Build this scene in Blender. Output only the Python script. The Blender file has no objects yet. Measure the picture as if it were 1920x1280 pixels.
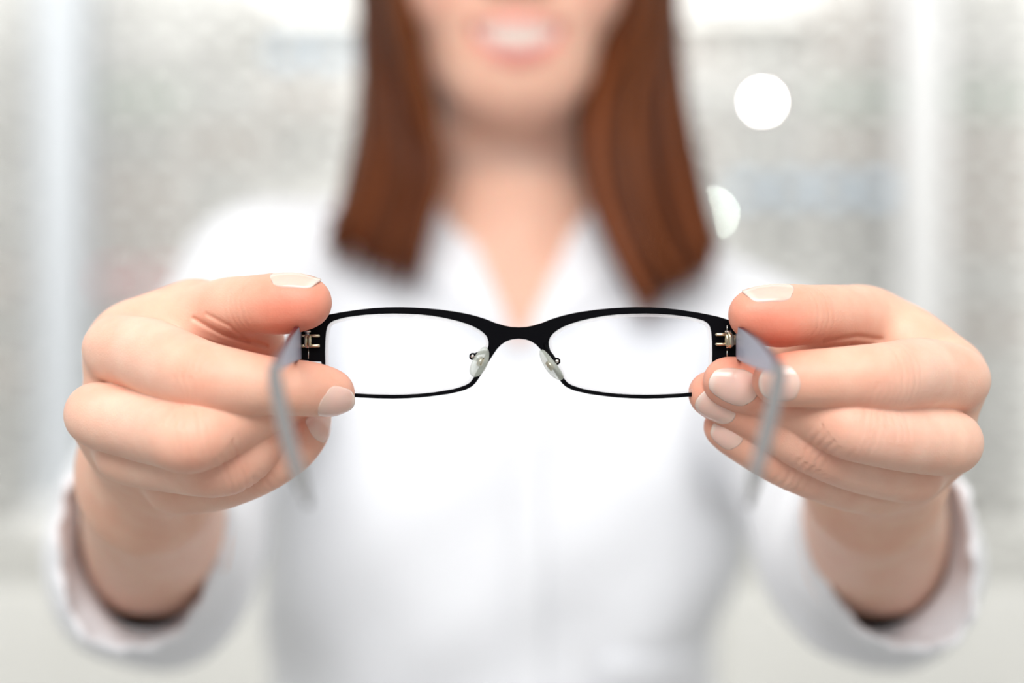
import bpy, bmesh, math, random
import numpy as np
from mathutils import Vector

random.seed(7)
RNG = np.random.RandomState(11)
scene = bpy.context.scene
COL = scene.collection

# ------------------------------------------------------------------ camera
EYE = 1.30            # camera height above the floor
FPX = 3443.0          # focal length in pixels of the 1920 px wide frame
cam_d = bpy.data.cameras.new('camera')
cam = bpy.data.objects.new('camera', cam_d); COL.objects.link(cam)
cam.location = (0, 0, EYE); cam.rotation_euler = (math.pi/2, 0, 0)
cam_d.sensor_width = 36.0
cam_d.lens = FPX/1920*36.0
cam_d.clip_start = 0.02
cam_d.dof.use_dof = True
cam_d.dof.focus_distance = 0.5475
cam_d.dof.aperture_fstop = 3.2
scene.camera = cam

# ------------------------------------------------------------------ world, lights, exposure
w = bpy.data.worlds.new('world'); scene.world = w; w.use_nodes = True
w.node_tree.nodes['Background'].inputs[0].default_value = (0.93, 0.96, 1.0, 1)
w.node_tree.nodes['Background'].inputs[1].default_value = 0.50

def area(name, loc, target, sx, sy, power, color=(1, 1, 1)):
    l = bpy.data.lights.new(name, 'AREA'); l.shape = 'RECTANGLE'
    l.size = sx; l.size_y = sy; l.energy = power; l.color = color
    o = bpy.data.objects.new(name, l); COL.objects.link(o)
    o.location = loc
    o.rotation_euler = (Vector(target)-Vector(loc)).to_track_quat('-Z', 'Y').to_euler()
    return o
area('shopfront_daylight', (0.2, -1.85, 1.55), (0, 1.0, 1.25), 3.6, 2.3, 24, (0.97, 0.985, 1.0))
area('overhead_key', (-0.15, -0.75, 2.50), (0, 0.85, 1.2), 1.7, 1.1, 104, (1.0, 0.985, 0.96))  # added key light for face and hands
area('display_wash', (0.0, 1.95, 2.60), (0, 3.3, 0.9), 3.8, 0.5, 108, (1.0, 0.99, 0.97))
vs = scene.view_settings
scene.display_settings.display_device = 'sRGB'
vs.view_transform = 'Standard'; vs.look = 'None'; vs.gamma = 1.0
vs.use_curve_mapping = False
vs.exposure = -1.05
scene.cycles.use_denoising = True
scene.cycles.max_bounces = 10
scene.cycles.transparent_max_bounces = 16
scene.cycles.sample_clamp_indirect = 8

# ------------------------------------------------------------------ helpers
def P(px, py, d):
    """point of the place seen at that pixel of the photograph, d metres in front of the camera"""
    return np.array([(px-960)/FPX*d, d, EYE-(py-640)/FPX*d])

def W(x, d, z):
    return np.array([x, d, EYE+z])

def mat(name, base=(0.8, 0.8, 0.8), rough=0.5, metal=0.0, spec=0.5, **kw):
    m = bpy.data.materials.new(name); m.use_nodes = True
    b = m.node_tree.nodes['Principled BSDF']
    b.inputs['Base Color'].default_value = (*base, 1)
    b.inputs['Roughness'].default_value = rough
    b.inputs['Metallic'].default_value = metal
    b.inputs['Specular IOR Level'].default_value = spec
    for k, v in kw.items():
        b.inputs[k].default_value = v
    return m

def add_bump(m, scale=300, strength=0.1, dist=0.0002, detail=3, stretch=None):
    nt = m.node_tree; b = nt.nodes['Principled BSDF']
    tc = nt.nodes.new('ShaderNodeTexCoord')
    n = nt.nodes.new('ShaderNodeTexNoise'); n.inputs['Scale'].default_value = scale
    n.inputs['Detail'].default_value = detail
    src = tc.outputs['Object']
    if stretch:
        mp = nt.nodes.new('ShaderNodeMapping'); mp.inputs['Scale'].default_value = stretch
        nt.links.new(src, mp.inputs[0]); src = mp.outputs[0]
    nt.links.new(src, n.inputs['Vector'])
    bu = nt.nodes.new('ShaderNodeBump'); bu.inputs['Strength'].default_value = strength
    bu.inputs['Distance'].default_value = dist
    nt.links.new(n.outputs['Fac'], bu.inputs['Height'])
    nt.links.new(bu.outputs[0], b.inputs['Normal'])
    return m

def tint_noise(m, c1, c2, scale=4, detail=2, stretch=None):
    nt = m.node_tree; b = nt.nodes['Principled BSDF']
    tc = nt.nodes.new('ShaderNodeTexCoord')
    n = nt.nodes.new('ShaderNodeTexNoise'); n.inputs['Scale'].default_value = scale
    n.inputs['Detail'].default_value = detail
    src = tc.outputs['Object']
    if stretch:
        mp = nt.nodes.new('ShaderNodeMapping'); mp.inputs['Scale'].default_value = stretch
        nt.links.new(src, mp.inputs[0]); src = mp.outputs[0]
    nt.links.new(src, n.inputs['Vector'])
    r = nt.nodes.new('ShaderNodeValToRGB')
    r.color_ramp.elements[0].position = 0.35; r.color_ramp.elements[0].color = (*c1, 1)
    r.color_ramp.elements[1].position = 0.65; r.color_ramp.elements[1].color = (*c2, 1)
    nt.links.new(n.outputs['Fac'], r.inputs[0]); nt.links.new(r.outputs[0], b.inputs['Base Color'])
    return m

def see_through(name, clear, tint, rough=0.05, ior=1.45):
    """thin clear material: part of the light passes straight, part meets the surface"""
    m = mat(name, tint, rough, 0.0, 0.5, IOR=ior)
    nt = m.node_tree; b = nt.nodes['Principled BSDF']; out = nt.nodes['Material Output']
    t = nt.nodes.new('ShaderNodeBsdfTransparent'); t.inputs[0].default_value = (0.985, 0.99, 0.985, 1)
    mx = nt.nodes.new('ShaderNodeMixShader'); mx.inputs[0].default_value = clear
    nt.links.new(b.outputs[0], mx.inputs[1]); nt.links.new(t.outputs[0], mx.inputs[2])
    nt.links.new(mx.outputs[0], out.inputs[0])
    return m

def lens_material(name):
    m = bpy.data.materials.new(name); m.use_nodes = True
    nt = m.node_tree; nt.nodes.clear()
    out = nt.nodes.new('ShaderNodeOutputMaterial')
    t = nt.nodes.new('ShaderNodeBsdfTransparent'); t.inputs[0].default_value = (0.985, 0.99, 1.0, 1)
    g = nt.nodes.new('ShaderNodeBsdfGlossy'); g.inputs['Roughness'].default_value = 0.01
    f = nt.nodes.new('ShaderNodeFresnel'); f.inputs[0].default_value = 1.45
    mu = nt.nodes.new('ShaderNodeMath'); mu.operation = 'MULTIPLY'; mu.inputs[1].default_value = 0.12
    mx = nt.nodes.new('ShaderNodeMixShader')
    nt.links.new(f.outputs[0], mu.inputs[0]); nt.links.new(mu.outputs[0], mx.inputs[0])
    nt.links.new(t.outputs[0], mx.inputs[1]); nt.links.new(g.outputs[0], mx.inputs[2])
    nt.links.new(mx.outputs[0], out.inputs[0])
    return m

def emit(name, color, strength):
    m = bpy.data.materials.new(name); m.use_nodes = True
    b = m.node_tree.nodes['Principled BSDF']
    b.inputs['Base Color'].default_value = (*color, 1)
    b.inputs['Emission Color'].default_value = (*color, 1)
    b.inputs['Emission Strength'].default_value = strength
    return m

def link(name, me, m=None, parent=None):
    o = bpy.data.objects.new(name, me); COL.objects.link(o)
    if m is not None:
        for x in (m if isinstance(m, (list, tuple)) else [m]): me.materials.append(x)
    if parent is not None: o.parent = parent
    return o

def origin_of(parent):
    p = np.zeros(3)
    while parent is not None:
        p += np.array(parent.location); parent = parent.parent
    return p

def mesh(name, verts, faces, m=None, parent=None, smooth=True, colors=None, midx=None, loc=None):
    """verts in world coordinates; stored relative to the parent (or to loc for a top-level object)"""
    v = np.asarray(verts, dtype=np.float64)
    off = origin_of(parent)
    if loc is not None: off = off+np.asarray(loc)
    v = v-off
    me = bpy.data.meshes.new(name)
    if isinstance(faces, np.ndarray):
        nf = len(faces); k = faces.shape[1]
        me.vertices.add(len(v)); me.vertices.foreach_set('co', v.astype(np.float32).ravel())
        me.loops.add(nf*k); me.loops.foreach_set('vertex_index', faces.astype(np.int32).ravel())
        me.polygons.add(nf); me.polygons.foreach_set('loop_start', np.arange(0, nf*k, k, dtype=np.int32))
        me.update(calc_edges=True); me.validate()
    else:
        me.from_pydata(v.tolist(), [], faces); me.update()
    me.polygons.foreach_set('use_smooth', [smooth]*len(me.polygons))
    if midx is not None: me.polygons.foreach_set('material_index', list(midx))
    if colors is not None:
        a = me.color_attributes.new('tint', 'FLOAT_COLOR', 'POINT')
        c = np.ones((len(v), 4), np.float32); c[:, :3] = colors
        a.data.foreach_set('color', c.ravel())
    o = link(name, me, m, parent)
    if loc is not None: o.location = tuple(loc)
    return o

def empty(name, loc, label=None, cat=None, group=None, parent=None):
    o = bpy.data.objects.new(name, None); COL.objects.link(o); o.location = tuple(loc)
    o.empty_display_size = 0.05
    if parent is not None: o.parent = parent
    tag(o, label, cat, group); return o

def tag(o, label=None, cat=None, group=None, kind=None):
    if label: o['label'] = label
    if cat: o['category'] = cat
    if group: o['group'] = group
    if kind: o['kind'] = kind
    return o

class MB:
    def __init__(s): s.v = []; s.f = []; s.mi = []
    def add(s, v, f, mi=0):
        n = len(s.v); s.v += [tuple(map(float, q)) for q in v]
        s.f += [tuple(int(i)+n for i in q) for q in f]; s.mi += [mi]*len(f)
    def box(s, c, size, mi=0, rot=None, bev=0.0):
        c = np.array(c, float); h = np.array(size, float)/2
        if bev <= 0:
            v = [np.array([x, y, z])*h for x in (-1, 1) for y in (-1, 1) for z in (-1, 1)]
            f = [(0, 1, 3, 2), (4, 6, 7, 5), (0, 4, 5, 1), (2, 3, 7, 6), (0, 2, 6, 4), (1, 5, 7, 3)]
        else:
            b = min(bev, *(h*0.9)); v = []; f = []
            idx = {}
            for ax in range(3):
                for x in (-1, 1):
                    for y in (-1, 1):
                        for z in (-1, 1):
                            q = np.array([x, y, z])*(h-b); q[ax] += (x, y, z)[ax]*b
                            idx[(ax, x, y, z)] = len(v); v.append(q)
            for ax in range(3):
                a, bb = [(1, 2), (2, 0), (0, 1)][ax]
                for s_ in (-1, 1):
                    loop = []
                    for (i, j) in ((-1, -1), (1, -1), (1, 1), (-1, 1)):
                        k = [0, 0, 0]; k[ax] = s_; k[a] = i; k[bb] = j; loop.append(idx[(ax, *k)])
                    f.append(loop if s_ > 0 else loop[::-1])
            for ax in range(3):     # edges along ax
                a, bb = [(1, 2), (2, 0), (0, 1)][ax]
                for i in (-1, 1):
                    for j in (-1, 1):
                        k0 = [0, 0, 0]; k0[a] = i; k0[bb] = j; k1 = list(k0); k0[ax] = -1; k1[ax] = 1
                        q = [idx[(a, *k0)], idx[(a, *k1)], idx[(bb, *k1)], idx[(bb, *k0)]]
                        f.append(q if i*j > 0 else q[::-1])
            for x in (-1, 1):
                for y in (-1, 1):
                    for z in (-1, 1):
                        q = [idx[(0, x, y, z)], idx[(1, x, y, z)], idx[(2, x, y, z)]]
                        f.append(q if x*y*z > 0 else q[::-1])
        if rot is not None: v = [rot @ q for q in v]
        s.add([q+c for q in v], f, mi)
    def tube(s, pts, rad, seg=10, mi=0, caps=True):
        v, f = sweep(pts, [(r, r) for r in (rad if hasattr(rad, '__len__') else [rad]*len(pts))], seg, caps)
        s.add(v, f, mi)
    def sphere(s, c, r, nu=16, nv=10, mi=0):
        r = np.array(r if hasattr(r, '__len__') else (r, r, r)); c = np.array(c); v = []; f = []
        for j in range(nv+1):
            t = math.pi*j/nv
            for i in range(nu):
                a = 2*math.pi*i/nu
                v.append(c+r*np.array([math.sin(t)*math.cos(a), math.sin(t)*math.sin(a), math.cos(t)]))
        for j in range(nv):
            for i in range(nu):
                k = (i+1) % nu
                f.append((j*nu+i, (j+1)*nu+i, (j+1)*nu+k, j*nu+k))
        s.add(v, f, mi)
    def build(s, name, m, parent=None, smooth=True, loc=None):
        o = mesh(name, s.v, s.f, m, parent, smooth, midx=s.mi, loc=loc)
        bm = bmesh.new(); bm.from_mesh(o.data); bmesh.ops.recalc_face_normals(bm, faces=bm.faces[:]); bm.to_mesh(o.data); bm.free()
        return o

def nrm(v): return v/max(np.linalg.norm(v), 1e-9)

def sweep(pts, sec, seg=12, caps=True, side=None, square=0.0):
    """tube along pts; sec = half sizes (side, up) per point; square > 0 makes the section boxier"""
    pts = [np.array(p, float) for p in pts]; n = len(pts); v = []; f = []
    prev = None
    for i, p in enumerate(pts):
        T = nrm(pts[min(i+1, n-1)]-pts[max(i-1, 0)])
        if side is not None: S = np.array(side, float)
        elif prev is not None: S = prev
        else: S = np.array([1., 0, 0]) if abs(T[0]) < 0.8 else np.array([0, 0, 1.])
        S = nrm(S-T*np.dot(S, T)); prev = S
        U = np.cross(S, T)
        for j in range(seg):
            a = 2*math.pi*j/seg; c, q = math.cos(a), math.sin(a)
            if square:
                e = 1-square; c = math.copysign(abs(c)**e, c); q = math.copysign(abs(q)**e, q)
            v.append(p+S*c*sec[i][0]+U*q*sec[i][1])
    for i in range(n-1):
        for j in range(seg):
            k = (j+1) % seg
            f.append((i*seg+j, (i+1)*seg+j, (i+1)*seg+k, i*seg+k))
    if caps:
        f.append(tuple(range(seg))); f.append(tuple(range((n-1)*seg, n*seg))[::-1])
    return v, f

def catmull(pts, per=6):
    pts = np.array(pts, float); n = len(pts); out = []
    for i in range(n-1):
        p0 = pts[max(i-1, 0)]; p1 = pts[i]; p2 = pts[i+1]; p3 = pts[min(i+2, n-1)]
        for k in range(per):
            t = k/per
            out.append(0.5*((2*p1)+(-p0+p2)*t+(2*p0-5*p1+4*p2-p3)*t*t+(-p0+3*p1-3*p2+p3)*t**3))
    out.append(pts[-1]); return np.array(out)

# ---- signed distance modelling: smooth bodies as one continuous surface
def smin(a, b, k):
    h = np.maximum(k-np.abs(a-b), 0)/k
    return np.minimum(a, b)-h*h*k*0.25
def smax(a, b, k): return -smin(-a, -b, k)
def cap(p, a, b, ra, rb):
    a = np.asarray(a); b = np.asarray(b); ba = b-a
    h = np.clip(((p-a) @ ba)/max(ba @ ba, 1e-12), 0, 1)
    return np.linalg.norm(p-a-h[:, None]*ba, axis=1)-(ra+(rb-ra)*h)
def ell(p, c, r):
    q = (p-np.asarray(c)); r = np.asarray(r)
    k0 = np.linalg.norm(q/r, axis=1); k1 = np.linalg.norm(q/(r*r), axis=1)
    return k0*(k0-1)/np.maximum(k1, 1e-9)
def chain(p, pts, k):
    d = None
    for (a, ra), (b, rb) in zip(pts[:-1], pts[1:]):
        e = cap(p, a, b, ra, rb); d = e if d is None else smin(d, e, k)
    return d

def extract(F, lo, hi, h):
    """surface nets over the box lo..hi, evaluated only near the surface"""
    B = 8
    lo = np.array(lo, float); n = (np.ceil((np.array(hi)-lo)/h/B).astype(int))*B
    nb = n//B
    bi = np.stack(np.meshgrid(*[np.arange(k) for k in nb], indexing='ij'), -1).reshape(-1, 3)
    bc = lo+(bi*B+(B-1)/2)*h
    def ev(p):
        out = np.empty(len(p), np.float32)
        for i in range(0, len(p), 120000): out[i:i+120000] = F(p[i:i+120000])
        return out
    fc = ev(bc)
    G = np.repeat(np.repeat(np.repeat(fc.reshape(nb), B, 0), B, 1), B, 2)
    act = bi[np.abs(fc) < h*B*0.87*1.5+0.002]
    loc = np.stack(np.meshgrid(*[np.arange(B)]*3, indexing='ij'), -1).reshape(-1, 3)
    for s in range(0, len(act), 400):
        ii = (act[s:s+400, None, :]*B+loc[None]).reshape(-1, 3)
        G[ii[:, 0], ii[:, 1], ii[:, 2]] = ev(lo+ii*h)
    S = G < 0
    c = sum(S[i:n[0]-1+i, j:n[1]-1+j, k:n[2]-1+k].astype(np.int8) for i in (0, 1) for j in (0, 1) for k in (0, 1))
    cells = np.argwhere((c > 0) & (c < 8))
    idm = -np.ones(n-1, np.int64); idm[tuple(cells.T)] = np.arange(len(cells))
    acc = np.zeros((len(cells), 3)); cnt = np.zeros(len(cells))
    for ax in range(3):
        o1, o2 = [a for a in range(3) if a != ax]
        for u in (0, 1):
            for v in (0, 1):
                a = cells.copy(); a[:, o1] += u; a[:, o2] += v
                b = a.copy(); b[:, ax] += 1
                fa = G[tuple(a.T)]; fb = G[tuple(b.T)]
                mk = (fa < 0) != (fb < 0)
                t = np.where(mk, fa/np.where(mk, fa-fb, 1), 0)
                q = a.astype(float); q[:, ax] += t
                acc[mk] += q[mk]; cnt[mk] += 1
    V = lo+acc/cnt[:, None]*h
    Q = []
    for ax in range(3):
        o1, o2 = (ax+1) % 3, (ax+2) % 3
        sl0 = [slice(None)]*3; sl1 = [slice(None)]*3
        sl0[ax] = slice(0, -1); sl1[ax] = slice(1, None)
        A = S[tuple(sl0)]; Bq = S[tuple(sl1)]
        e = np.argwhere(A != Bq)
        e = e[(e[:, o1] > 0) & (e[:, o2] > 0) & (e[:, o1] < n[o1]-1) & (e[:, o2] < n[o2]-1)]
        ins = A[tuple(e.T)]
        def cid(d1, d2):
            q = e.copy(); q[:, o1] += d1; q[:, o2] += d2; return idm[tuple(q.T)]
        q = np.stack([cid(-1, -1), cid(0, -1), cid(0, 0), cid(-1, 0)], 1)
        q[~ins] = q[~ins][:, ::-1]; Q.append(q)
    Q = np.concatenate(Q); Q = Q[(Q >= 0).all(1)]
    for _ in range(1):      # pull the vertices onto the exact surface
        f0 = ev(V); e = h*0.4; g = np.zeros_like(V)
        for ax in range(3):
            d = np.zeros(3); d[ax] = e; g[:, ax] = (ev(V+d)-ev(V-d))/(2*e)
        gn = np.maximum((g*g).sum(1), 0.3)
        V = V-g*np.clip(f0/gn, -0.5*h, 0.5*h)[:, None]
    return V, Q

# ------------------------------------------------------------------ materials
M = {}
def skin_material():
    m = mat('skin', (0.8, 0.55, 0.42), 0.48, 0, 0.42)
    nt = m.node_tree; b = nt.nodes['Principled BSDF']
    at = nt.nodes.new('ShaderNodeVertexColor'); at.layer_name = 'tint'
    tc = nt.nodes.new('ShaderNodeTexCoord')
    n = nt.nodes.new('ShaderNodeTexNoise'); n.inputs['Scale'].default_value = 90; n.inputs['Detail'].default_value = 4
    nt.links.new(tc.outputs['Object'], n.inputs['Vector'])
    r = nt.nodes.new('ShaderNodeValToRGB')
    r.color_ramp.elements[0].position = 0.3; r.color_ramp.elements[0].color = (0.95, 0.84, 0.81, 1)
    r.color_ramp.elements[1].position = 0.7; r.color_ramp.elements[1].color = (1.0, 1.0, 1.0, 1)
    nt.links.new(n.outputs['Fac'], r.inputs[0])
    mx = nt.nodes.new('ShaderNodeMixRGB'); mx.blend_type = 'MULTIPLY'; mx.inputs[0].default_value = 1
    nt.links.new(at.outputs['Color'], mx.inputs[1]); nt.links.new(r.outputs[0], mx.inputs[2])
    nt.links.new(mx.outputs[0], b.inputs['Base Color'])
    b.inputs['Subsurface Weight'].default_value = 0.22
    b.inputs['Subsurface Radius'].default_value = (1.0, 0.35, 0.2)
    b.inputs['Subsurface Scale'].default_value = 0.0035
    n2 = nt.nodes.new('ShaderNodeTexVoronoi'); n2.inputs['Scale'].default_value = 1600
    nt.links.new(tc.outputs['Object'], n2.inputs['Vector'])
    n3 = nt.nodes.new('ShaderNodeTexNoise'); n3.inputs['Scale'].default_value = 260; n3.inputs['Detail'].default_value = 5
    nt.links.new(tc.outputs['Object'], n3.inputs['Vector'])
    ad = nt.nodes.new('ShaderNodeMath'); ad.operation = 'MULTIPLY_ADD'; ad.inputs[1].default_value = 0.35
    nt.links.new(n2.outputs['Distance'], ad.inputs[0]); nt.links.new(n3.outputs['Fac'], ad.inputs[2])
    bu = nt.nodes.new('ShaderNodeBump'); bu.inputs['Strength'].default_value = 0.5; bu.inputs['Distance'].default_value = 0.00022
    nt.links.new(ad.outputs[0], bu.inputs['Height']); nt.links.new(bu.outputs[0], b.inputs['Normal'])
    return m
M['skin'] = skin_material()
M['nail'] = mat('nail', (0.90, 0.60, 0.52), 0.22, 0, 0.55, **{'Subsurface Weight': 0.2, 'Subsurface Scale': 0.002, 'Coat Weight': 0.4, 'Coat Roughness': 0.12})
def vc(m):
    nt = m.node_tree; at = nt.nodes.new('ShaderNodeVertexColor'); at.layer_name = 'tint'
    nt.links.new(at.outputs['Color'], nt.nodes['Principled BSDF'].inputs['Base Color']); return m
vc(M['nail'])
M['coat'] = add_bump(mat('white_cotton', (0.86, 0.875, 0.92), 0.75, 0, 0.2), 40, 0.35, 0.004, 2)
M['hair'] = vc(mat('brown_hair', (0.2, 0.09, 0.05), 0.36, 0, 0.12))
M['teeth'] = mat('teeth', (0.82, 0.73, 0.66), 0.3)
M['black'] = mat('black_lacquered_metal', (0.002, 0.002, 0.003), 0.38, 0, 0.05)
M['temple_in'] = mat('lavender_grey_enamel', (0.36, 0.37, 0.48), 0.35, 0.0, 0.4)
M['temple_out'] = mat('dark_red_enamel', (0.085, 0.006, 0.010), 0.5, 0.0, 0.2)
M['gold'] = mat('pale_gold_metal', (0.62, 0.55, 0.40), 0.25, 1.0)
M['steel'] = mat('steel_screw', (0.75, 0.72, 0.70), 0.2, 1.0)
M['lens'] = lens_material('clear_lens')
M['lens_edge'] = see_through('lens_bevel', 0.78, (0.80, 0.76, 0.80), 0.15)
M['pad'] = see_through('clear_silicone', 0.60, (0.62, 0.66, 0.60), 0.12)
M['tip'] = see_through('translucent_grey_acetate', 0.20, (0.22, 0.22, 0.225), 0.3)
M['wall'] = tint_noise(mat('white_painted_wall', (0.80, 0.80, 0.78), 0.8), (0.79, 0.79, 0.77), (0.82, 0.82, 0.80), 3)
M['floor'] = tint_noise(mat('pale_stone_floor', (0.6, 0.6, 0.57), 0.35), (0.36, 0.355, 0.34), (0.42, 0.415, 0.40), 6)
M['ceiling'] = mat('white_ceiling', (0.88, 0.88, 0.87), 0.9)
M['board'] = tint_noise(mat('display_board', (0.74, 0.74, 0.72), 0.6), (0.72, 0.72, 0.70), (0.77, 0.77, 0.75), 2)
M['pillar_blue'] = mat('bluish_white_laminate', (0.52, 0.55, 0.585), 0.5)
M['pillar_white'] = mat('white_laminate', (0.60, 0.605, 0.61), 0.5)
M['cabinet'] = tint_noise(mat('cream_cabinet', (0.68, 0.69, 0.64), 0.45), (0.67, 0.67, 0.645), (0.71, 0.71, 0.685), 2)
M['rail'] = mat('brushed_rail', (0.62, 0.62, 0.60), 0.35, 0.6)
M['dem_dark'] = mat('dark_frame_metal', (0.07, 0.065, 0.06), 0.35)
M['dem_brown'] = mat('brown_frame_acetate', (0.16, 0.09, 0.06), 0.3)
M['dem_grey'] = mat('grey_frame_metal', (0.28, 0.28, 0.28), 0.3, 0.7)
M['dem_red'] = mat('red_frame_acetate', (0.45, 0.05, 0.07), 0.3)
M['dem_green'] = mat('green_frame_acetate', (0.07, 0.15, 0.09), 0.3)
M['dem_lens'] = see_through('demo_lens', 0.72, (0.85, 0.85, 0.84), 0.08)
M['dem_blue_lens'] = see_through('pale_blue_lens', 0.30, (0.55, 0.70, 0.86), 0.08)
M['lamp'] = emit('lamp_glow', (1.0, 0.99, 0.95), 1.4)
M['spot'] = emit('spotlight_glow', (1.0, 0.98, 0.92), 300.0)
M['spot_green'] = emit('indicator_glow', (0.80, 1.0, 0.85), 330.0)
M['metal'] = mat('white_enamel', (0.8, 0.8, 0.8), 0.35)
M['trouser'] = mat('dark_grey_trousers', (0.05, 0.05, 0.06), 0.8)
M['shoe'] = mat('black_leather', (0.02, 0.02, 0.02), 0.35)
M['eye'] = mat('eye_white', (0.85, 0.83, 0.80), 0.12)
M['iris'] = mat('brown_iris', (0.08, 0.04, 0.02), 0.1)
M['lock'] = M['metal']

# ------------------------------------------------------------------ the shop: shell
XL, XR, YB, YF, ZC = -2.3, 2.3, 3.35, -2.0, 2.75
def slab(name, c, size, m, kind='structure'):
    b = MB(); b.box(c, size); return tag(b.build(name, m, smooth=False), kind=kind)
slab('floor', ((XL+XR)/2, (YB+YF)/2, -0.05), (XR-XL+0.2, YB-YF+0.2, 0.1), M['floor'])
slab('ceiling', ((XL+XR)/2, (YB+YF)/2, ZC+0.05), (XR-XL+0.2, YB-YF+0.2, 0.1), M['ceiling'])
slab('wall_back', (0, YB+0.05, ZC/2), (XR-XL+0.2, 0.1, ZC), M['wall'])
slab('wall_left', (XL-0.05, (YB+YF)/2, ZC/2), (0.1, YB-YF, ZC), M['wall'])
slab('wall_right', (XR+0.05, (YB+YF)/2, ZC/2), (0.1, YB-YF, ZC), M['wall'])
b = MB(); b.box((0, YF-0.05, 0.15), (XR-XL+0.2, 0.1, 0.3)); b.box((0, YF-0.05, ZC-0.1), (XR-XL+0.2, 0.1, 0.2))
b.box((XL+0.1, YF-0.05, ZC/2), (0.2, 0.1, ZC)); b.box((XR-0.1, YF-0.05, ZC/2), (0.2, 0.1, ZC))
tag(b.build('wall_front', M['wall'], smooth=False), kind='structure')
b = MB()
for x in (-2.1, -0.7, 0.7, 2.1): b.box((x, YF-0.05, 1.42), (0.04, 0.06, 2.24))
for z in (0.31, 2.54): b.box((0, YF-0.05, z), (4.2, 0.06, 0.03))
tag(b.build('window_1', M['metal'], smooth=False), kind='structure')
slab('baseboard_back', (0, YB-0.01, 0.05), (XR-XL, 0.02, 0.1), M['metal'])
DB = 3.16      # face of the display boards
for (x0, x1, name) in ((-60, 60, 'trim_1'), (155, 1690, 'trim_2'), (1780, 2060, 'trim_3')):
    pass

# ------------------------------------------------------------------ the display wall
def xz(px, py, d): p = P(px, py, d); return p[0], p[2]
zb = P(0, 1002, 2.95)[2]           # top of the base cabinets
boards = [(-240, 58, 'left edge of the photo'), (156, 960, 'left pillar'), (960, 1688, 'right pillar'), (1782, 2120, 'right edge of the photo')]
board_lab = ['white display board left of the bluish pillar', 'white display board between the bluish pillar and the woman',
             'white display board between the woman and the right white pillar', 'white display board at the right edge of the photo']
for (x0, x1, _), lb in zip(boards, board_lab):
    a = P(x0, 0, DB)[0]; c = P(x1, 0, DB)[0]
    t = empty('display_board', ((a+c)/2, DB+0.02, zb), lb, 'display board', 'display boards on the back wall')
    b = MB(); b.box(((a+c)/2, DB+0.02, (zb+2.55)/2), (c-a-0.004, 0.03, 2.55-zb), bev=0.003); b.build('panel', M['board'], t, False)
    z = zb+0.12
    while z < 2.5:
        b = MB(); b.box(((a+c)/2, DB+0.003, z), (c-a-0.01, 0.004, 0.004)); z += 0.235
        b.build('groove_strip', M['rail'], t, False)
for (x0, x1, m, lb) in ((62, 152, 'pillar_blue', 'bluish white vertical pillar at the left of the display wall'),
                        (1692, 1778, 'pillar_white', 'white vertical pillar at the right of the display wall')):
    a = P(x0, 0, 3.02)[0]; c = P(x1, 0, 3.02)[0]
    t = empty('display_pillar', ((a+c)/2, 3.06, zb), lb, 'pillar')
    b = MB(); b.box(((a+c)/2, 3.08, (zb+2.6)/2), (c-a, 0.12, 2.6-zb), bev=0.006); b.build('column', M[m], t, False)
    b = MB(); b.box(((a+c)/2, 3.08, zb+0.02), (c-a+0.012, 0.13, 0.04), bev=0.004); b.build('plinth', M['metal'], t, False)

def cabinet(x0, x1, lb):
    t = empty('base_cabinet', ((x0+x1)/2, 3.1, 0), lb, 'cabinet', 'base cabinets under the display boards')
    b = MB(); b.box(((x0+x1)/2, 3.14, zb/2-0.01), (x1-x0-0.004, 0.38, zb-0.02), bev=0.004); b.build('body', M['cabinet'], t, False)
    b = MB(); b.box(((x0+x1)/2, 3.13, zb-0.012), (x1-x0, 0.42, 0.024), bev=0.004); b.build('top', M['cabinet'], t, False)
    n = 3
    for k in range(n):
        h = (zb-0.16)/n; z = 0.09+h*(k+0.5)
        b = MB(); b.box(((x0+x1)/2, 2.943, z), (x1-x0-0.03, 0.018, h-0.012), bev=0.003)
        dr = b.build('drawer', M['cabinet'], t, False)
        b = MB(); b.tube([((x0+x1)/2-0.07, 2.918, z+h*0.3), ((x0+x1)/2+0.07, 2.918, z+h*0.3)], 0.005, 8)
        b.box(((x0+x1)/2-0.06, 2.927, z+h*0.3), (0.008, 0.02, 0.008)); b.box(((x0+x1)/2+0.06, 2.927, z+h*0.3), (0.008, 0.02, 0.008))
        b.build('handle', M['rail'], dr, False)
xs = [-1.5, -0.93, -0.31, 0.31, 0.93, 1.5]
cl = ['at the far left edge', 'left of the woman, below the bluish pillar', 'directly behind the woman', 'right of the woman, under her elbow side', 'at the far right edge']
for i in range(5): cabinet(xs[i], xs[i+1], 'cream drawer cabinet under the display wall, '+cl[i])

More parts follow.
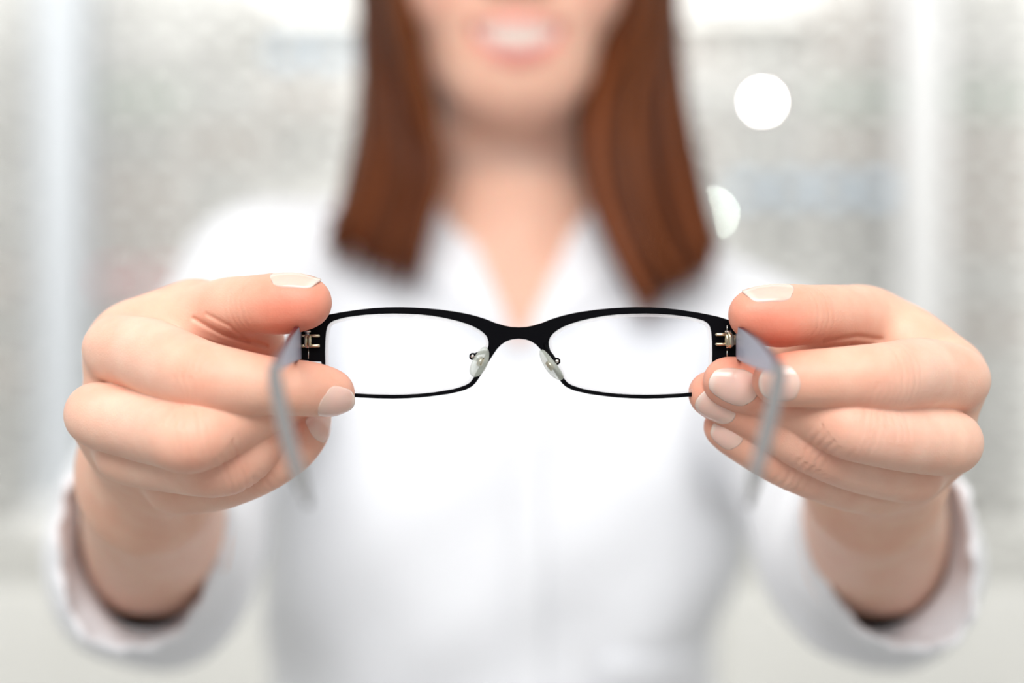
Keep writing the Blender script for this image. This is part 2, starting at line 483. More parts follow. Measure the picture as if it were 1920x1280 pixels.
# display glasses: one pair with parts, then copies
def demo_meshes():
    def ring(cx, wx, hz, n=28):
        pts = []
        for i in range(n):
            a = 2*math.pi*i/n; c, s = math.cos(a), math.sin(a)
            pts.append((cx+wx*math.copysign(abs(c)**0.7, c), 0.004*(cx/0.06)**2, hz*math.copysign(abs(s)**0.75, s)))
        return pts
    fr = MB()
    for s in (-1, 1):
        pts = ring(s*0.036, 0.027, 0.019); pts.append(pts[0])
        fr.tube(pts, 0.0034, 6, caps=False)
        fr.box((s*0.066, 0.006, 0.010), (0.009, 0.006, 0.012))
    fr.tube([(-0.010, 0, 0.008), (0, -0.001, 0.012), (0.010, 0, 0.008)], 0.0024, 6)
    ln = MB()
    pts = ring(0, 0.026, 0.018)
    front = [(x, 0.0008, z) for x, y, z in pts]; back = [(x, -0.0008, z) for x, y, z in pts]; n = len(pts)
    ln.add(front+back, [tuple(range(n))[::-1], tuple(range(n, 2*n))]+[(i, (i+1) % n, n+(i+1) % n, n+i) for i in range(n)])
    tp = MB()
    v, f = sweep([(0, 0, 0.010), (0, 0.05, 0.010), (0, 0.10, 0.008), (0, 0.13, -0.012)], [(0.0012, 0.0045), (0.0012, 0.004), (0.0014, 0.003), (0.0016, 0.003)], 8, True, (1, 0, 0))
    tp.add(v, f)
    return fr, ln, tp
def mk_me(mb, name, m):
    me = bpy.data.meshes.new(name); me.from_pydata(mb.v, [], mb.f); me.update()
    me.polygons.foreach_set('use_smooth', [True]*len(me.polygons)); me.materials.append(m); return me
frb, lnb, tpb = demo_meshes()
fr_me = {k: mk_me(frb, 'frame_'+k, M['dem_'+k]) for k in ('dark', 'brown', 'grey', 'red', 'green')}
tp_me = {k: mk_me(tpb, 'temple_'+k, M['dem_'+k]) for k in ('dark', 'brown', 'grey', 'red', 'green')}
ln_me = {'clear': mk_me(lnb, 'lens_clear', M['dem_lens']), 'blue': mk_me(lnb, 'lens_blue', M['dem_blue_lens'])}
ORD = ['first', 'second', 'third', 'fourth', 'fifth', 'sixth', 'seventh', 'eighth', 'ninth', 'tenth', 'eleventh', 'twelfth']
DG = 3.02
def place_demo(px, py, kind, lens, label, group):
    p = P(px, py, DG)
    t = empty('eyeglasses', p, label, 'eyeglasses', group)
    f = bpy.data.objects.new('frame', fr_me[kind]); COL.objects.link(f); f.parent = t
    for s in (-1, 1):
        l = bpy.data.objects.new('lens', ln_me[lens]); COL.objects.link(l); l.parent = t; l.location = (s*0.036, 0.0015, 0)
        q = bpy.data.objects.new('temple', tp_me[kind]); COL.objects.link(q); q.parent = t; q.location = (s*0.068, 0.008, 0)
    return t
cols = [(-48, 'column left of the bluish pillar', 0, 12, 0.0),
        (268, 'column just right of the bluish pillar', 0, 12, 0.9),
        (421, 'second column right of the bluish pillar', 0, 7, 0.5),
        (578, 'column beside the hair at the left', 1, 4, 0.2),
        (1281, 'column beside the hair at the right', 1, 4, 0.3),
        (1442, 'second column left of the right pillar', 1, 6, 0.6),
        (1602, 'column just left of the right pillar', 0, 12, 0.6),
        (1868, 'column at the right edge of the photo', 0, 12, 0.8)]
special = {(268, 6): ('red', 'clear'), (268, 4): ('brown', 'clear'), (268, 2): ('green', 'clear'), (578, 1): ('grey', 'blue'),
           (1602, 4): ('grey', 'blue'), (1442, 4): ('grey', 'blue'), (1602, 1): ('brown', 'clear'), (1602, 2): ('green', 'clear'), (1868, 2): ('green', 'clear')}
for (cx, nm, k0, k1, dk) in cols:
    a = P(cx, 0, DB)[0]
    zt = P(cx, -60 if k0 == 0 else 45, DB)[2]; zl = P(cx, 985 if k1 == 12 else 11+86.5*k1, DB)[2]
    t = empty('display_rail', (a, DB-0.01, zl), 'slim vertical rail of the eyeglasses '+nm, 'display rail', 'rails on the display boards')
    b = MB(); b.box((a, DB-0.004, (zt+zl)/2), (0.018, 0.012, zt-zl), bev=0.002); b.build('bar', M['rail'], t, False)
    for k in range(k0, k1):
        py = 11+86.5*k; q = P(cx, py, DG)
        b = MB(); b.tube([(q[0], DB-0.006, q[2]+0.004), (q[0], DG+0.003, q[2]+0.004)], 0.003, 8)
        b.build('peg', M['rail'], t)
        kind, lens = special.get((cx, k), (random.choice(['dark', 'dark', 'grey', 'brown', 'dark']), 'clear'))
        if (cx, k) not in special and random.random() > 0.55+0.4*dk: kind = 'grey'
        colour = {'dark': 'dark', 'grey': 'grey', 'brown': 'brown', 'red': 'red', 'green': 'green'}[kind]
        extra = ', pale blue lenses' if lens == 'blue' else ''
        place_demo(cx, py, kind, lens, '%s eyeglasses from the top, %s%s' % (ORD[k-k0], nm, extra), 'eyeglasses, '+nm)

# lamps of the display wall
def spot(px, py, d, r, m, lb):
    p = P(px, py, d)
    t = empty('display_lamp', (p[0], DB, p[2]), lb, 'lamp')
    b = MB(); b.tube([(p[0], d+0.006, p[2]), (p[0], d+0.05, p[2])], [r*1.6, r*1.3], 20); b.build('housing', M['metal'], t)
    b = MB(); b.tube([(p[0], d+0.04, p[2]), (p[0], DB, p[2])], 0.004, 8); b.build('stem', M['rail'], t)
    b = MB(); b.sphere((p[0], d+0.004, p[2]), (r, r*0.5, r)); b.build('bulb', m, t)
spot(1431, 190, 3.0, 0.0035, M['spot'], 'small bright round lamp on the display board at upper right')
spot(1337, 400, 3.0, 0.0022, M['spot_green'], 'small faint green-white lamp just above the right shoulder')
for (x0, x1, y, lb) in ((470, 700, 20, 'glowing light strip above the display board left of the hair'),
                        (1275, 1560, 14, 'glowing light strip above the display board right of the hair')):
    a = P(x0, y, 3.08); c = P(x1, y, 3.08)
    t = empty('light_strip', ((a[0]+c[0])/2, DB, a[2]), lb, 'light strip')
    b = MB(); b.box(((a[0]+c[0])/2, 3.11, a[2]+0.012), (c[0]-a[0], 0.05, 0.012), bev=0.002); b.build('holder', M['metal'], t, False)
    b = MB(); b.box(((a[0]+c[0])/2, 3.11, a[2]), (c[0]-a[0]-0.01, 0.04, 0.012), bev=0.002); b.build('tube', M['lamp'], t, False)

# ------------------------------------------------------------------ the woman
person = empty('person', (0.0, 1.12, 0), 'smiling woman with long brown hair and white coat, holding out eyeglasses in both hands', 'person')

def mm(l): return [(P(px, py, d), r*0.001) for (px, py, d, r) in l]
HANDS = {}
HANDS['L'] = dict(
    index=mm([(213, 655, .562, 9.6), (275, 666, .552, 10.6), (330, 688, .543, 10.3), (385, 708, .535, 9.6), (450, 718, .535, 8.7), (530, 725, .538, 7.4), (580, 729, .541, 7.1), (624, 737, .545, 6.4)]),
    middle=mm([(181, 777, .557, 9.8), (260, 800, .547, 9.4), (312, 812, .539, 9.2), (362, 822, .532, 9.3), (440, 788, .542, 8.7), (500, 757, .552, 8.0), (545, 745, .561, 7.2)]),
    ring=mm([(232, 850, .564, 9.0), (330, 866, .554, 8.8), (428, 868, .546, 8.9), (502, 805, .560, 8.2), (545, 775, .570, 7.2)]),
    pinky=mm([(322, 912, .573, 8.3), (400, 907, .566, 7.9), (480, 876, .560, 8.0), (545, 836, .563, 7.5), (579, 797, .566, 6.6)]),
    thumb=mm([(335, 770, .612, 13), (365, 607, .577, 11.2), (425, 582, .562, 9.4), (478, 571, .552, 8.0), (530, 569, .547, 8.3), (576, 567, .545, 7.2)]),
    creases=[([(352, 632), (420, 650), (495, 668)], .0008, .0008), ([(372, 598), (430, 628), (500, 648)], .0007, .0007), ([(400, 590), (446, 612), (470, 640)], .0004, .0006)],
    wrist=P(280, 890, .630), elbow=P(298, 1052, .80),
    palm=[((222, 672, .575, 9), (330, 800, .615, 14)), ((190, 785, .572, 9.5), (300, 830, .615, 14)),
          ((235, 850, .578, 9), (280, 870, .620, 15)), ((320, 905, .585, 9), (270, 900, .620, 15)),
          ((240, 650, .575, 9), (362, 608, .582, 9.5)), ((264, 624, .573, 8.5), (365, 600, .579, 11)), ((330, 645, .571, 10), (452, 618, .566, 8.5)), ((300, 700, .585, 10), (400, 640, .583, 10)),
          ((400, 650, .580, 9), (482, 642, .573, 7.2)), ((380, 760, .60, 12), (470, 690, .585, 9)), ((280, 800, .59, 13), (400, 780, .598, 12))],
    side=1)
HANDS['R'] = dict(
    index=mm([(1798, 712, .562, 9.6), (1728, 703, .552, 10.6), (1662, 708, .540, 9.7), (1580, 708, .536, 8.3), (1500, 710, .535, 7.4), (1453, 714, .537, 6.5)]),
    middle=mm([(1783, 830, .557, 9.8), (1700, 822, .546, 9.3), (1612, 805, .540, 8.9), (1565, 788, .542, 8.6), (1510, 765, .548, 8.2), (1440, 737, .552, 7.5), (1400, 724, .551, 7.2), (1361, 714, .549, 6.7)]),
    ring=mm([(1715, 888, .566, 9.0), (1620, 868, .557, 8.8), (1525, 833, .551, 8.5), (1440, 785, .557, 7.8), (1380, 757, .558, 7.2), (1331, 737, .5565, 6.5)]),
    pinky=mm([(1655, 915, .576, 8.1), (1590, 905, .569, 8.1), (1490, 870, .562, 7.8), (1410, 828, .564, 7.2), (1357, 799, .563, 6.1)]),
    thumb=mm([(1585, 770, .612, 13), (1612, 602, .577, 10.8), (1560, 594, .562, 9.2), (1505, 590, .551, 8.2), (1458, 592, .547, 8.5), (1411, 590, .545, 7.1)]),
    creases=[([(1590, 648), (1650, 655), (1695, 651)], .0008, .0008), ([(1530, 640), (1600, 630), (1655, 636)], .0006, .0007)],
    wrist=P(1640, 890, .630), elbow=P(1640, 1055, .80),
    palm=[((1788, 715, .575, 9), (1590, 800, .615, 14)), ((1775, 830, .572, 9.5), (1620, 830, .615, 14)),
          ((1715, 880, .578, 9), (1640, 870, .620, 15)), ((1655, 905, .585, 9), (1650, 900, .620, 15)),
          ((1770, 695, .574, 9), (1640, 606, .582, 10)), ((1720, 730, .585, 11), (1560, 650, .588, 10)),
          ((1700, 650, .580, 9), (1640, 640, .583, 9)), ((1560, 650, .588, 8), (1500, 650, .582, 7)), ((1540, 760, .60, 12), (1490, 700, .590, 9)), ((1640, 800, .59, 13), (1540, 780, .598, 12))],
    side=-1)

def hand_sdf(H):
    palm = [(P(*a[:3]), P(*c[:3]), a[3]*.001, c[3]*.001) for a, c in H['palm']]
    wr, el = H['wrist'], H['elbow']
    up = np.array([0, 0, 1.]); ax = nrm(el-wr); up = nrm(up-ax*np.dot(up, ax))
    def joints(ch, idxs): return [(ch[i][0], nrm(ch[min(i+1, len(ch)-1)][0]-ch[i-1][0]), ch[i][1]) for i in idxs]
    folds = []
    ii = {'index': [3 if H['side'] == 1 else 2], 'middle': [3 if H['side'] == 1 else 2], 'ring': [2], 'pinky': [2], 'thumb': [3]}
    for k, l in ii.items():
        for (c, t, r) in joints(H[k], l): folds.append((c, t, r))
    dense = {}
    for k in ii:
        o_ = 1 if k == 'thumb' else 0
        c = catmull([list(q)+[rr] for q, rr in H[k][o_:]], 3); dense[k] = H[k][:o_]+[(q[:3], q[3]) for q in c]
    def F(p):
        fs = {}
        for k in ii:
            P_ = np.array([q for q, _ in dense[k]]); near = ((p > P_.min(0)-.03) & (p < P_.max(0)+.03)).all(1)
            e = np.full(len(p), 0.02)
            if near.any(): e[near] = chain(p[near], dense[k], 0.0025)
            fs[k] = e
        fd = smin(fs['index'], fs['middle'], 0.0007)
        fd = smin(fd, fs['ring'], 0.0007); fd = smin(fd, fs['pinky'], 0.0007)
        pm = None
        for (a, c, ra, rc) in palm:
            e = cap(p, a, c, ra, rc); pm = e if pm is None else smin(pm, e, 0.013)
        arm = smin(cap(p, wr+up*.008, el+up*.007, .0200, .029), cap(p, wr-up*.009, el-up*.009, .0195, .029), 0.02)
        pm = smin(pm, arm, 0.016)
        d = smin(pm, fd, 0.0045)
        d = smin(d, fs['thumb'], 0.0040)
        for line, dep, sg in H['creases']:       # folds of the web between thumb and finger
            L_ = [P(*q, .565)[[0, 2]] for q in line]; q2 = p[:, [0, 2]]
            near = ((q2 > np.min(L_, 0)-.005) & (q2 < np.max(L_, 0)+.005)).all(1) & (p[:, 1] > .545) & (p[:, 1] < .60)
            if near.any():
                qq = q2[near]; dm = np.full(len(qq), 1.)
                for a, c in zip(L_[:-1], L_[1:]):
                    h = np.clip(((qq-a) @ (c-a))/((c-a) @ (c-a)), 0, 1); dm = np.minimum(dm, np.linalg.norm(qq-a-h[:, None]*(c-a), axis=1))
                d[near] += dep*np.exp(-(dm/sg)**2)
        for n_, (c, t, r) in enumerate(folds):      # skin folds over the knuckle joints
            q = p-c; dist = np.linalg.norm(q, axis=1); near = dist < r+0.010
            if near.any():
                qq = q[near]; s = qq @ t
                wob = 0.00018*np.sin(qq[:, 0]*900+qq[:, 2]*1100)
                g = np.zeros(near.sum())
                for (s0, dep, sg) in ((-0.0042, .00014, .00040), (-0.0018, .00024, .00042), (0.0004, .00016, .00036), (0.0026, .00026, .00042), (0.0050, .00012, .0004)):
                    g += dep*np.exp(-((s-s0-wob)/sg)**2/2)
                g *= np.exp(-np.maximum(qq[:, 1]+r*0.35, 0)**2/(0.35*r)**2)
                d[near] += g*(0.45, 0.5, 1.15, 1.15, 0.5)[n_]
        return d
    return F

SK = np.array([0.86, 0.54, 0.405]); RED = np.array([0.80, 0.27, 0.18]); PALE = np.array([0.88, 0.61, 0.50])
def blend(c, col, wgt): return c*(1-wgt[:, None])+col*wgt[:, None]
def hand_colors(V, H):
    c = np.tile(SK, (len(V), 1))
    def g(pt, s): return np.exp(-((V-pt)**2).sum(1)/(2*s*s))
    for k in ('index', 'middle', 'ring', 'pinky'):
        ch = H[k]
        c = blend(c, RED, 0.42*g(ch[-1][0]+np.array([0, 0, .002]), .009))
        pip = ch[3][0] if (H['side'] == 1 and k in ('index', 'middle')) else ch[2][0]
        c = blend(c, RED, 0.26*g(pip+np.array([0, -.006, -.001]), .0085))
        c = blend(c, PALE, 0.5*g(ch[1][0]+np.array([0, -.006, .003]), .012))
        c = blend(c, PALE, 0.6*g(ch[0][0]+np.array([-.008*H['side'], -.002, 0]), .006))
    th = H['thumb']
    tip = th[-1][0]; ip = th[-2][0]
    c = blend(c, RED, 0.95*g((tip*.5+ip*.5)+np.array([0, -.005, -.005]), .0100))
    c = blend(c, RED, 0.5*g(tip+np.array([0, -.003, -.002]), .008))
    c = blend(c, RED, 0.55*g(th[2][0]+np.array([.004*H['side'], 0, -.010]), .010))
    return np.clip(c, 0, 1)

def make_nail(H, key, center, nvec, length, half_ang, label=None):
    """nail plate lying on the finger: walks out from the finger axis to the skin"""
    ch = H[key]; F = lambda p: chain(p, [(q[:3], q[3]) for q in catmull([list(q)+[rr] for q, rr in ch], 3)], 0.0025); tip, pre = ch[-1][0], ch[-2][0]
    T = nrm(tip-pre); N = nrm(nvec-T*np.dot(nvec, T)); Sd = np.cross(T, N)
    c0 = center-T*np.dot(center-tip, T)          # only its place along the finger counts
    s0 = np.dot(center-tip, T)-0.0009
    nu, nv = 26, 19
    org = []; dirs = []; uv = []
    for i in range(nu):
        u = i/(nu-1)
        wscale = math.sin(math.acos(max(-1, min(1, 1-2*min(u/0.5, 1)*0.5)))) if u < 0.5 else 1.0
        wscale = 0.62+0.38*(1-(1-min(u/0.40, 1))**2.4)**0.5 if u < 0.40 else 1.0
        if u > 0.70: wscale = 1-0.22*((u-0.70)/0.30)**2.6
        for j in range(nv):
            v = -1+2*j/(nv-1)
            a = half_ang*v*wscale
            uu = u+(0.10*(1-v*v) if u > 0.5 else -0.16*(1-v*v))*abs(u-0.5)*2
            org.append(tip+T*(s0+(uu-0.5)*length)); dirs.append(N*math.cos(a)+Sd*math.sin(a)); uv.append((u, v))
    org = np.array(org); dirs = np.array(dirs)
    axis_r = np.array([F(org[k:k+1])[0] for k in range(0)])
    lo = np.full(len(org), 0.0005); hi = np.full(len(org), 0.012)
    for _ in range(22):
        m_ = (lo+hi)/2; f = F(org+dirs*m_[:, None]); ins = f < 0
        lo = np.where(ins, m_, lo); hi = np.where(ins, hi, m_)
    R = lo.reshape(nu, nv)
    i0 = int(nu*0.45)
    for i in range(i0+1, nu):         # the free edge stays nearly straight where the finger tip rounds off
        R[i] = np.maximum(R[i], R[i-1]-0.00021)
    R = (R+np.roll(R, 1, 0)+np.roll(R, -1, 0)) if False else R
    lift = np.array([0.00030*(1-abs(v)**6)*min(1, 0.10+u*2.2)-0.00001 for u, v in uv])
    top = org+dirs*(R.ravel()+lift)[:, None]
    bot = org+dirs*(R.ravel()-0.0004)[:, None]
    V = np.concatenate([top, bot]); n = nu*nv; f = []
    for i in range(nu-1):
        for j in range(nv-1):
            a = i*nv+j; q = (a, a+1, a+nv+1, a+nv)
            f.append(q); f.append(tuple(x+n for x in q[::-1]))
    rim = [j for j in range(nv)]+[i*nv+nv-1 for i in range(1, nu)]+[(nu-1)*nv+j for j in range(nv-2, -1, -1)]+[i*nv for i in range(nu-2, 0, -1)]
    for k in range(len(rim)):
        a, c = rim[k], rim[(k+1) % len(rim)]; f.append((a, a+n, c+n, c))
    base = np.array([0.86, 0.55, 0.47]); white = np.array([0.88, 0.76, 0.68]); lun = np.array([0.86, 0.57, 0.48])
    cols = []
    for u, v in uv*2:
        e = 0.55/(1+math.exp(-(u-0.90+0.05*v*v)*50)); l = 1/(1+math.exp((u-0.16-0.05*(1-v*v))*40))
        cols.append(base*(1-e)*(1-l)+white*e+lun*l*(1-e))
    o = mesh('fingernail', V, f, M['nail'], person, True, np.array(cols))
    if np.dot(np.cross(V[f[0][1]]-V[f[0][0]], V[f[0][3]]-V[f[0][0]]), dirs[len(dirs)//2]) < 0:
        o.data.flip_normals()
    return o

allV, allQ, allC = [], [], []
def push(V, Q, C):
    n = sum(len(x) for x in allV); allV.append(V); allQ.append(Q+n); allC.append(C)
for k in ('L', 'R'):
    H = HANDS[k]; F = hand_sdf(H); H['F'] = F
    pts = np.array([p for kk in ('index', 'middle', 'ring', 'pinky', 'thumb') for p, r in H[kk]]+[H['wrist']])
    lo = pts.min(0)-0.016; hi = pts.max(0)+0.016
    lo[2] -= 0.045; hi[1] = 0.745
    if k == 'L': lo[0] = min(lo[0], -0.185)
    else: hi[0] = max(hi[0], 0.185)
    Fc = lambda p, F=F: np.maximum(F(p), p[:, 1]-0.74)
    V, Q = extract(Fc, lo, hi, 0.00053)
    push(V, Q, hand_colors(V, H))

HF = W(0.003, 0, 0)[0]
def lipz(x, up): 
    t = np.clip(x/0.027, -1, 1)
    return 0.1635+0.0085*t*t+(0.0098 if up else -0.0103)*(1-t*t)**0.8
def lipy(x): return 0.992+0.016*(x/0.027)**2
lips = []
for upf in (True, False):
    xsq = np.linspace(-0.028, 0.028, 11)
    lips.append([(W(0.003+x, lipy(x)+(0.001 if upf else 0.0), lipz(x, upf)), 0.0012+(0.0020 if upf else 0.0027)*math.sqrt(max(0, 1-(x/0.0285)**2))) for x in xsq])
def body_sdf(p):
    d = ell(p, W(-.003, 1.13, -.06), (.128, .088, .17))
    d = smin(d, cap(p, W(-.145, 1.10, .032), W(.138, 1.10, -.016), .042, .040), .05)
    for s, dz in ((-1, -.006), (1, -.045)):
        d = smin(d, cap(p, W(s*.03, 1.125, .080), W(s*.14, 1.105, .035+dz), .026, .030), .035)
        d = smin(d, ell(p, W(s*.062, 1.072, -.10), (.052, .045, .055)), .03)
        sh = W(-.150, 1.10, .024) if s < 0 else W(.146, 1.10, -.018)
        elb = W(s*.161, .83, -.101); wr = P(288 if s < 0 else 1640, 975, .715)
        d = smin(d, cap(p, sh, elb, .040, .034), .03)
        d = smin(d, cap(p, elb, wr, .034, .024), .02)
        d = smin(d, cap(p, W(s*.075, 1.13, -.46), W(s*.085, 1.12, -.82), .080, .052), .05)
        d = smin(d, cap(p, W(s*.085, 1.12, -.82), W(s*.09, 1.14, -1.22), .050, .036), .03)
    d = smin(d, ell(p, W(0, 1.13, -.28), (.110, .080, .16)), .06)
    d = smin(d, ell(p, W(0, 1.13, -.46), (.150, .100, .14)), .06)
    d = smin(d, cap(p, W(0, 1.098, .03), W(.002, 1.085, .16), .046, .043), .025)
    hd = ell(p, W(.003, 1.11, .255), (.073, .095, .090))
    hd = smin(hd, ell(p, W(.003, 1.068, .200), (.059, .070, .076)), .02)
    hd = smin(hd, ell(p, W(.003, 1.018, .147), (.022, .022, .0235)), .022)
    hd = smin(hd, ell(p, W(.003, 1.020, .172), (.036, .027, .030)), .014)
    for s in (-1, 1):
        hd = smin(hd, cap(p, W(.003+s*.050, 1.095, .185), W(.003+s*.016, 1.022, .146), .016, .017), .02)
        hd = smin(hd, ell(p, W(.003+s*.034, 1.028, .200), (.026, .026, .026)), .016)
        hd = smax(hd, -ell(p, W(.003+s*.031, 1.004, .240), (.019, .015, .012)), .01)
        hd = smin(hd, cap(p, W(.003+s*.012, 1.000, .253), W(.003+s*.038, 1.016, .256), .006, .005), .014)
        hd = smin(hd, ell(p, W(.003+s*.0115, .991, .1945), (.0075, .010, .0065)), .006)
    for lz, lr in ((.0058, .0036), (-.0056, .0028)):      # eyelids
        for s in (-1, 1):
            L_ = [(W(.003+s*.031+.015*t, 1.0105+.006*t*t, .240+lz*(1-t*t)), lr*(1-.35*t*t)) for t in np.linspace(-1, 1, 7)]
            near = np.linalg.norm(p-W(.003+s*.031, 1.01, .240), axis=1) < .03
            if near.any(): hd[near] = smin(hd[near], chain(p[near], L_, .001), .004)
    hd = smin(hd, cap(p, W(.003, 1.004, .245), W(.003, .982, .200), .0065, .0085), .012)
    # mouth opening
    x = p[:, 0]-0.003; t = np.clip(x/0.027, -1, 1); z = p[:, 2]-EYE
    zm = 0.1632+0.0085*t*t; hh = 0.0100*np.sqrt(np.maximum(1-t*t, 0))
    mo = np.maximum(np.maximum(np.abs(z-zm)-hh, np.abs(x)-0.0265), p[:, 1]-1.012)
    hd = smax(hd, -mo, .003)
    for l in lips: hd = smin(hd, chain(p, l, .001), .0025)
    return smin(d, hd, .018)
def body_colors(V):
    c = np.tile(np.array([0.85, 0.53, 0.40]), (len(V), 1))
    def g(pt, s): return np.exp(-((V-pt)**2).sum(1)/(2*s*s))
    for s in (-1, 1): c = blend(c, np.array([0.86, 0.42, 0.33]), 0.5*g(W(.003+s*.040, 1.01, .200), .015))
    c = blend(c, np.array([0.84, 0.42, 0.32]), 0.35*g(W(.003, .985, .20), .010))
    for l in lips:
        dl = np.min([cap(V, l[i][0], l[i+1][0], l[i][1]+.0008, l[i+1][1]+.0008) for i in range(len(l)-1)], axis=0)
        c = blend(c, np.array([0.76, 0.21, 0.21]), 1/(1+np.exp(dl/0.0006)))
    inside = (np.abs(V[:, 0]-.003) < .026) & (np.abs(V[:, 2]-EYE-.17) < .010) & (V[:, 1] > 1.0) & (V[:, 1] < 1.016)
    c[inside] = (0.45, 0.14, 0.12)
    return np.clip(c, 0, 1)
V, Q = extract(body_sdf, W(-.24, .69, -1.29), W(.24, 1.24, .36), 0.0042)
keep = V[:, 2]-EYE < 0.112
hkeep = keep[Q].all(1)
# the head is finer than the trunk; both meet inside the neck
V1, Q1 = V, Q[hkeep]
push(V1, Q1, body_colors(V1))
V2, Q2 = extract(lambda p: np.maximum(body_sdf(p), (EYE+0.095)-p[:, 2]), W(-.10, .96, .085), W(.10, 1.22, .36), 0.0017)
push(V2, Q2, body_colors(V2))
body = mesh('body', np.concatenate(allV), np.concatenate(allQ), M['skin'], person, True, np.concatenate(allC))

# fingernails
def nailset():
    L, R = HANDS['L'], HANDS['R']
    make_nail(L, 'index', P(622, 742, .546), np.array([0.0, -1.0, -0.42]), 0.0098, 0.80)
    make_nail(L, 'thumb', P(565, 530, .545), np.array([0.0, -0.28, 1.0]), 0.0120, 0.80)
    make_nail(L, 'pinky', P(590, 785, .566), np.array([0.80, -0.75, 0.15]), 0.0080, 0.78)
    make_nail(R, 'thumb', P(1428, 556, .545), np.array([0.0, -0.36, 1.0]), 0.0120, 0.80)
    make_nail(R, 'middle', P(1360, 719, .546), np.array([0.10, -1.0, -0.20]), 0.0116, 0.80)
    make_nail(R, 'ring', P(1331, 748, .5565), np.array([0.0, -1.0, -0.75]), 0.0098, 0.80)
    make_nail(R, 'pinky', P(1352, 802, .563), np.array([-0.15, -1.0, -0.15]), 0.0078, 0.80)
    make_nail(R, 'index', P(1464, 714, .542), np.array([0.0, -1.0, -0.1]), 0.0098, 0.72)
nailset()

# teeth, eyes
b = MB()
for row, (z0, z1) in enumerate(((0.1575, 0.1725), (0.1535, 0.1568))):
    n = 8
    for i in range(n):
        x = (-n/2+i+0.5)*0.0053; wv = 0.0051
        y = 0.9912+0.017*(x/0.027)**2+row*0.0012
        zz = 0.0055*(x/0.027)**2
        b.box(W(0.003+x, y+0.002, (z0+z1)/2+zz), (wv, 0.004, z1-z0), bev=0.0010)
b.build('teeth', M['teeth'], person)
for s in (-1, 1):
    b = MB(); b.sphere(W(.003+s*.031, 1.020, .240), 0.0118); e = b.build('eye', M['eye'], person)
    b = MB(); b.sphere(W(.003+s*.031, 1.0095, .240), (0.0055, 0.0018, 0.0055)); b.build('iris', M['iris'], e)
    b = MB(); b.tube([W(.003+s*.014, .999, .262), W(.003+s*.030, .999, .266), W(.003+s*.046, 1.012, .261)], [0.002, 0.0024, 0.001], 8)
    b.build('eyebrow', M['iris'], person)

# hair
hv, hf, hc = [], [], []
def lock(keys, r0, col, seg=7, per=5):
    pts = catmull(keys, per); n = len(pts)
    sec = []
    for i in range(n):
        t = i/(n-1); r = r0*(0.55+0.65*math.sin(math.pi*min(1, t*1.1+0.12)))*(1 if t < 0.8 else max(0.08, (1-t)/0.2)**0.6)
        sec.append((r*1.25, r*0.8))
    v, f = sweep(pts, sec, seg)
    k = len(hv); hv.extend(v); hf.extend([tuple(i+k for i in q) for q in f])
    for i in range(n):
        q = col*(0.92+0.16*random.random())
        hc.extend([q]*seg)
def lerp(a, c, t): return np.array(a)*(1-t)+np.array(c)*t
KL_in = [(-.004, 1.06, .348), (-.048, 1.025, .305), (-.066, 1.022, .240), (-.063, 1.030, .190), (-.052, 1.038, .140), (-.0405, 1.032, .098), (-.047, 1.018, .063), (-.052, 1.008, .030)]
KL_out = [(-.004, 1.13, .350), (-.070, 1.13, .315), (-.087, 1.12, .240), (-.085, 1.10, .190), (-.085, 1.08, .140), (-.092, 1.06, .100), (-.099, 1.04, .074), (-.106, 1.024, .052)]
KR_in = [(.000, 1.06, .348), (.052, 1.025, .305), (.066, 1.018, .240), (.062, 1.026, .190), (.044, 1.032, .140), (.042, 1.028, .095), (.056, 1.016, .050), (.074, 1.006, .014)]
KR_out = [(.000, 1.13, .350), (.075, 1.13, .315), (.093, 1.12, .240), (.094, 1.10, .190), (.098, 1.08, .140), (.105, 1.06, .100), (.111, 1.04, .070), (.116, 1.022, .044)]
for (ki, ko) in ((KL_in, KL_out), (KR_in, KR_out)):
    for i in range(150):
        u = (i+random.random())/150.0; dep = random.random()
        keys = []
        wv = random.uniform(-1, 1); ph = random.uniform(0, 6.28)
        for j, (a, c) in enumerate(zip(ki, ko)):
            q = lerp(a, c, u); t = j/7.0
            q = q+np.array([0.0022*wv*math.sin(3*t+ph), 0.016*dep*(0.3+0.7*t), 0.0])
            if j == 7: q[2] += random.uniform(-0.006, 0.012)+0.008*dep
            keys.append(W(*q))
        b0 = random.uniform(0.55, 1.3)
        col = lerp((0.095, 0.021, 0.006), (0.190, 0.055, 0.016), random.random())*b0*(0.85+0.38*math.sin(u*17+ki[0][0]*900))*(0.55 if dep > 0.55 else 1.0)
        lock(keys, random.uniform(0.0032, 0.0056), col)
for i in range(110):       # hair falling behind the neck, its shade put into a darker colour
    a = -1+2*(i+random.random())/110
    x = 0.088*a; y = 1.155+0.030*(1-a*a)+random.uniform(-.012, .010)
    keys = [(0.0, 1.13, .350), (x*0.7, 1.19, .32), (x*1.0, 1.205, .25), (x*1.02, y+.02, .18), (x*1.02, y, .12), (x*1.05, y+.012, .078+random.uniform(-.01, .015))]
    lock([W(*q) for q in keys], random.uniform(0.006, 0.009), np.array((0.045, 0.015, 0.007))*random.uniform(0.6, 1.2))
b = MB(); b.sphere(W(.003, 1.125, .268), (.080, .092, .086), 32, 20)
k = len(hv); hv.extend([np.array(q) for q in b.v]); hf.extend([tuple(i+k for i in q) for q in b.f]); hc.extend([np.array((.13, .055, .028))]*len(b.v))
mesh('hair', hv, hf, M['hair'], person, True, np.array(hc))

